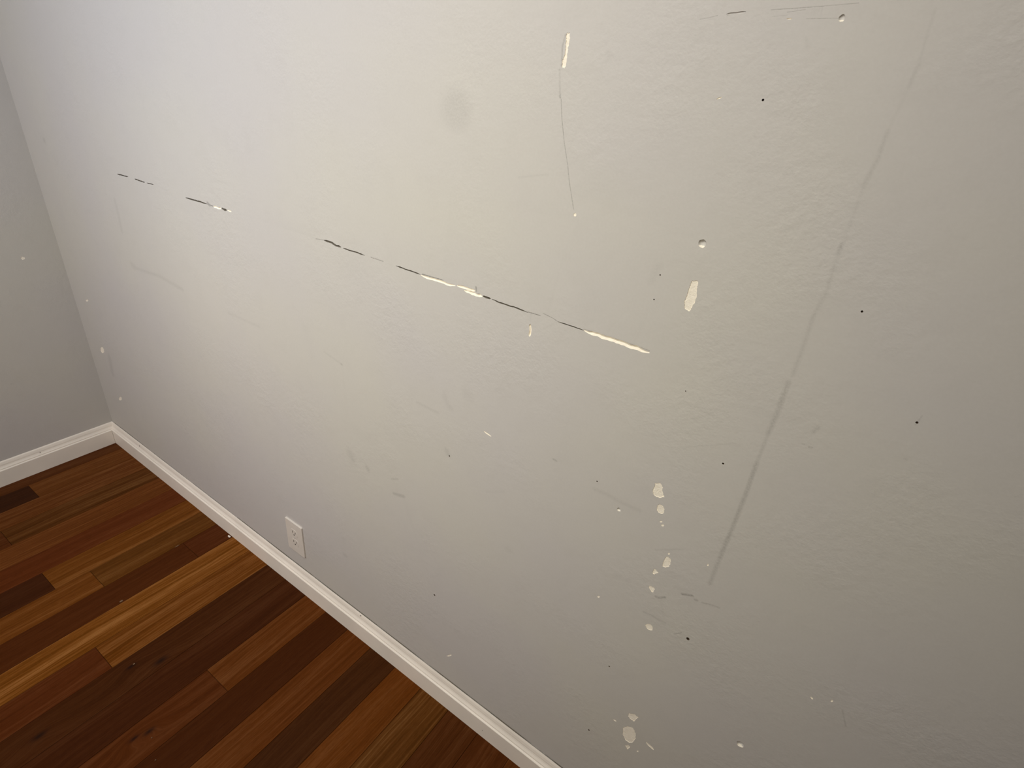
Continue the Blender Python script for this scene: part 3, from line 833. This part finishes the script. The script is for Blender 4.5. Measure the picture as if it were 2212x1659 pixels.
# ------------------------------------------------------------------ baseboards
HB, TB = 0.0950, 0.017
PROF = [(-d_, z_ * HB) for d_, z_ in ((.0170, 0), (.0170, .668), (.0165, .680), (.0150, .691), (.0128, .699), (.0126, .716), (.0125, .738), (.0108, .762), (.0088, .792), (.0074, .828), (.0071, .846), (.0070, .866), (.0062, .896), (.0050, .934), (.0036, .968), (.0014, 1.0))]
def baseboard(name, along_x, length, sign_other):
    bm = bmesh.new()
    n = int(length / 0.006) if along_x else int(length / 0.02)
    rows = []
    for i in range(n + 1):
        s = length * (i / n)
        row = []
        for j, (d, z) in enumerate(PROF + [(0.0, HB - 0.006 - (0.016 if along_x and s > 0.9 else 0.0))]):
            # mitred at the room corner: each profile point starts where the two boards meet
            gp = 0.0005 if j <= 1 else 0.0
            s_ = max(s, -d + gp + 1e-4 * i)
            dd, zz = d, z
            if j >= 13 and d != 0.0:
                kk = noise.noise(Vector((s * 95, 3.0 if along_x else 8.0, 0)))
                zz = z + 0.00022 * kk
                if along_x:     # the caulk has let go further along: a fine open gap
                    op = max(0.32, min(1.0, (s - 0.85) / 0.25) * (0.85 + 0.5 * noise.noise(Vector((s * 9, 1, 1)))))
                    dd = d - (0.0011 * op if j == 15 else 0.0004 * op)
                    if j == 15 and op < 0.25:
                        dd = -0.0002
                elif j == 15:
                    dd = -0.0002
            if d == 0.0:
                dd = -0.0001
            if d <= -0.0118 and along_x and z > 0.01:
                dd += 0.00015 * noise.noise(Vector((s * 5, j, 2)))
            row.append(bm.verts.new((s_, dd, zz)))
        rows.append(row)
    for a, b in zip(rows[:-1], rows[1:]):
        for j in range(len(PROF)):
            bm.faces.new((a[j], a[j + 1], b[j + 1], b[j]))
    if not along_x:
        for v in bm.verts:
            v.co = Vector((-v.co.y, -v.co.x, v.co.z))
    bmesh.ops.recalc_face_normals(bm, faces=bm.faces)
    f = max(bm.faces, key=lambda q: q.calc_area())
    nrm = f.normal.y if along_x else -f.normal.x
    if nrm > 0:
        bmesh.ops.reverse_faces(bm, faces=bm.faces)
    return struct(obj(name, bm, M_TRIM))
bb_r = baseboard('baseboard_right', True, RX, 1)
bb_r['label'] = 'off-white moulded baseboard along the cracked wall'
bb_l = baseboard('baseboard_left', False, RY, 1)
bb_l['label'] = 'off-white moulded baseboard along the short left wall'

# dark strip painting in the shade of the gap above the long baseboard
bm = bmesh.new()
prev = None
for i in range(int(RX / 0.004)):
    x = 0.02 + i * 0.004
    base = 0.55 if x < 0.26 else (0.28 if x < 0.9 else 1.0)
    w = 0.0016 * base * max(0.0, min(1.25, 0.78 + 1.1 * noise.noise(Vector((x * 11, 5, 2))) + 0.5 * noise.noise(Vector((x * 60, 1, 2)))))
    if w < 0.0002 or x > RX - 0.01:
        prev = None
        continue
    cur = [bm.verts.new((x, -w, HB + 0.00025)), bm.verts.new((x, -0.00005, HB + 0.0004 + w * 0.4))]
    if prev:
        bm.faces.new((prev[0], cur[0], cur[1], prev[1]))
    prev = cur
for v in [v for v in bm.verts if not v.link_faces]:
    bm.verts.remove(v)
obj('gap_shade', bm, M_CRACK, bb_r, label='dark strip painting in the shade of the gap along the top edge')

def speck(name, loc, rad, mat, parent=None, flat=0.35, seed=1, label=None, normal=None, sub=2, amp=0.35):
    bm = bmesh.new()
    bmesh.ops.create_icosphere(bm, subdivisions=sub, radius=1.0)
    for v in bm.verts:
        k = 1 + amp * noise.noise(v.co * 1.6 + Vector((seed * 5.1, seed, 0)))
        v.co = Vector((v.co.x * rad[0] * k, v.co.y * rad[1] * k, v.co.z * rad[2] * k))
    o = obj(name, bm, mat, parent, smooth=True, label=label)
    o.location = loc
    return o
speck('nail_hole', (0.2365, -0.0070, 0.0838), (0.0022, 0.0012, 0.0012), M_HOLE, bb_r, seed=2, label='dark nail hole in the top edge')
speck('nail_hole', (1.5210, -0.0056, 0.0903), (0.0017, 0.0011, 0.0011), M_HOLE, bb_r, seed=3, label='dark nail hole in the top edge')
speck('nail_hole', (1.984, -0.0170, 0.0289), (0.0012, 0.0004, 0.0012), M_HOLE, bb_r, seed=4, label='tiny mark low on the front face')
speck('nail_hole', (0.0092, -0.2597, 0.0775), (0.0011, 0.0019, 0.0012), M_HOLE, bb_l, seed=5, label='dark nail hole near the top edge')

# ------------------------------------------------------------------ wall outlet
OX, OZ, PW, PH = 1.2349, 0.2175, 0.039, 0.062
outlet = bpy.data.objects.new('wall_outlet', None)
link(outlet)
outlet.location = (OX, 0, OZ)
outlet['label'] = 'white duplex electrical outlet low on the wall above the baseboard'
outlet['category'] = 'outlet'
bm = bmesh.new()
def rrect(w, h, y, r, n=5):
    out = []
    for cx, cz, a0 in ((w - r, h - r, 0), (-w + r, h - r, 90), (-w + r, -h + r, 180), (w - r, -h + r, 270)):
        for i in range(n + 1):
            a = math.radians(a0 + 90 * i / n)
            out.append(bm.verts.new((cx + r * math.cos(a), y, cz + r * math.sin(a))))
    return out
# plate stands 5 mm proud; rounded front edge, two window openings closed by the receptacles
L_ = [rrect(PW, PH, -0.0001, .003), rrect(PW, PH, -0.0036, .003), rrect(PW - .0004, PH - .0004, -0.0045, .003), rrect(PW - .0016, PH - .0016, -0.0050, .003)]
for A, B_ in zip(L_[:-1], L_[1:]):
    for j in range(len(A)):
        bm.faces.new((A[j], A[(j + 1) % len(A)], B_[(j + 1) % len(A)], B_[j]))
bm.faces.new(L_[-1])
bmesh.ops.recalc_face_normals(bm, faces=bm.faces)
plate = obj('cover_plate', bm, M_PLATE, outlet)
for sgn in (1, -1):
    bm = bmesh.new()
    # face of a duplex receptacle: circle cut flat above and below
    def face_ring(R, y, fl):
        out = []
        for i in range(40):
            a = 2 * math.pi * i / 40
            out.append(bm.verts.new((R * math.cos(a), y, max(-fl, min(fl, R * math.sin(a))))))
        return out
    A = face_ring(.0172, -.0048, .0142)
    B_ = face_ring(.0172, -.0052, .0142)
    C_ = face_ring(.0167, -.0055, .0137)
    for P, Q in ((A, B_), (B_, C_)):
        for j in range(40):
            bm.faces.new((P[j], P[(j + 1) % 40], Q[(j + 1) % 40], Q[j]))
    bm.faces.new(C_)
    bmesh.ops.remove_doubles(bm, verts=bm.verts, dist=1e-6)
    bmesh.ops.recalc_face_normals(bm, faces=bm.faces)
    rc = obj('receptacle', bm, M_PLATE, outlet)
    rc.location = (0, 0, sgn * .0195)
    for dx, w, h in ((-.0064, .0011, .0042), (.0064, .0011, .0035)):
        bm = bmesh.new()
        box(bm, (dx - w, -.0057, .0030 - h), (dx + w, -.0052, .0030 + h))
        obj('slot', bm, M_SLOT, rc, label='dark slot')
    bm = bmesh.new()
    ring = [bm.verts.new((.0026 * math.cos(a), -.0057, -.0072 + max(-.0018, .0026 * math.sin(a)))) for a in [2 * math.pi * i / 16 for i in range(16)]]
    ring2 = [bm.verts.new((v.co.x, -.0052, v.co.z)) for v in ring]
    bm.faces.new(ring)
    for j in range(16):
        bm.faces.new((ring[j], ring[(j + 1) % 16], ring2[(j + 1) % 16], ring2[j]))
    bmesh.ops.recalc_face_normals(bm, faces=bm.faces)
    obj('ground_hole', bm, M_SLOT, rc, label='dark rounded ground hole')
bm = bmesh.new()
bmesh.ops.create_cone(bm, cap_ends=True, segments=20, radius1=.0034, radius2=.0026, depth=.0014)
for v in bm.verts:
    v.co = Vector((v.co.x, -.0052 - v.co.z * .6, v.co.y))
bmesh.ops.recalc_face_normals(bm, faces=bm.faces)
obj('screw', bm, M_METAL, outlet)

# ------------------------------------------------------------------ bits lying on the floor
def thing(o, label, cat, group=None):
    o['label'] = label
    o['category'] = cat
    if group:
        o['group'] = group
    return o
bm = bmesh.new()
fo = [(-.006, .001), (-.0035, .0032), (-.001, .0022), (.001, .0034), (.0032, .003), (.0052, .0012), (.0044, -.0005), (.0046, -.002), (.0028, -.0014), (.0012, -.0028), (-.001, -.0012), (-.0034, -.0018)]
tp = [bm.verts.new((x, y, .0016 + .0012 * math.sin(x * 900) * math.cos(y * 700))) for x, y in fo]
bt_ = [bm.verts.new((x, y, .0003)) for x, y in fo]
bm.faces.new(tp)
bm.faces.new(bt_[::-1])
for j in range(12):
    bm.faces.new((tp[j], bt_[j], bt_[(j + 1) % 12], tp[(j + 1) % 12]))
bmesh.ops.triangulate(bm, faces=bm.faces)
bmesh.ops.recalc_face_normals(bm, faces=bm.faces)
fk = thing(obj('paint_flake', bm, M_TRIM), 'small white paint flake on the floor against the baseboard', 'paint flake')
fk.location = (0.8625, -0.0245, 0)
fk.scale = (1.15, 1.15, 1.0)
M_CRUMB = plain('crumb', (0.20, 0.13, 0.075), 0.8, 0.2)
for nm, loc, rad, lab, cat, sd in (
    ('wood_splinter', (0.7740, -0.157, .0012), (.0016, .0085, .0011), 'thin pale splinter on the dark plank left of the paint flake', 'splinter', 3),
    ('wood_splinter', (0.8668, -0.3735, .0010), (.0030, .0052, .0009), 'pale tan sliver beside the striped light plank', 'splinter', 4),
    ('floor_crumb', (1.1057, -0.4475, .0014), (.0020, .0028, .0013), 'tiny pale crumb beside the dark knot left of centre', 'crumb', 5),
    ('floor_crumb', (1.3365, -0.5140, .0010), (.0013, .0013, .0009), 'tiny crumb beside the knot in the reddish plank', 'crumb', 6),
    ('floor_crumb', (1.3940, -0.5337, .0010), (.0011, .0017, .0009), 'tiny crumb on the very dark plank at the bottom of the photo', 'crumb', 7)):
    thing(speck(nm, loc, rad, M_CRUMB, seed=sd), lab, cat)

# ------------------------------------------------------------------ ceiling lamp (above, out of frame)
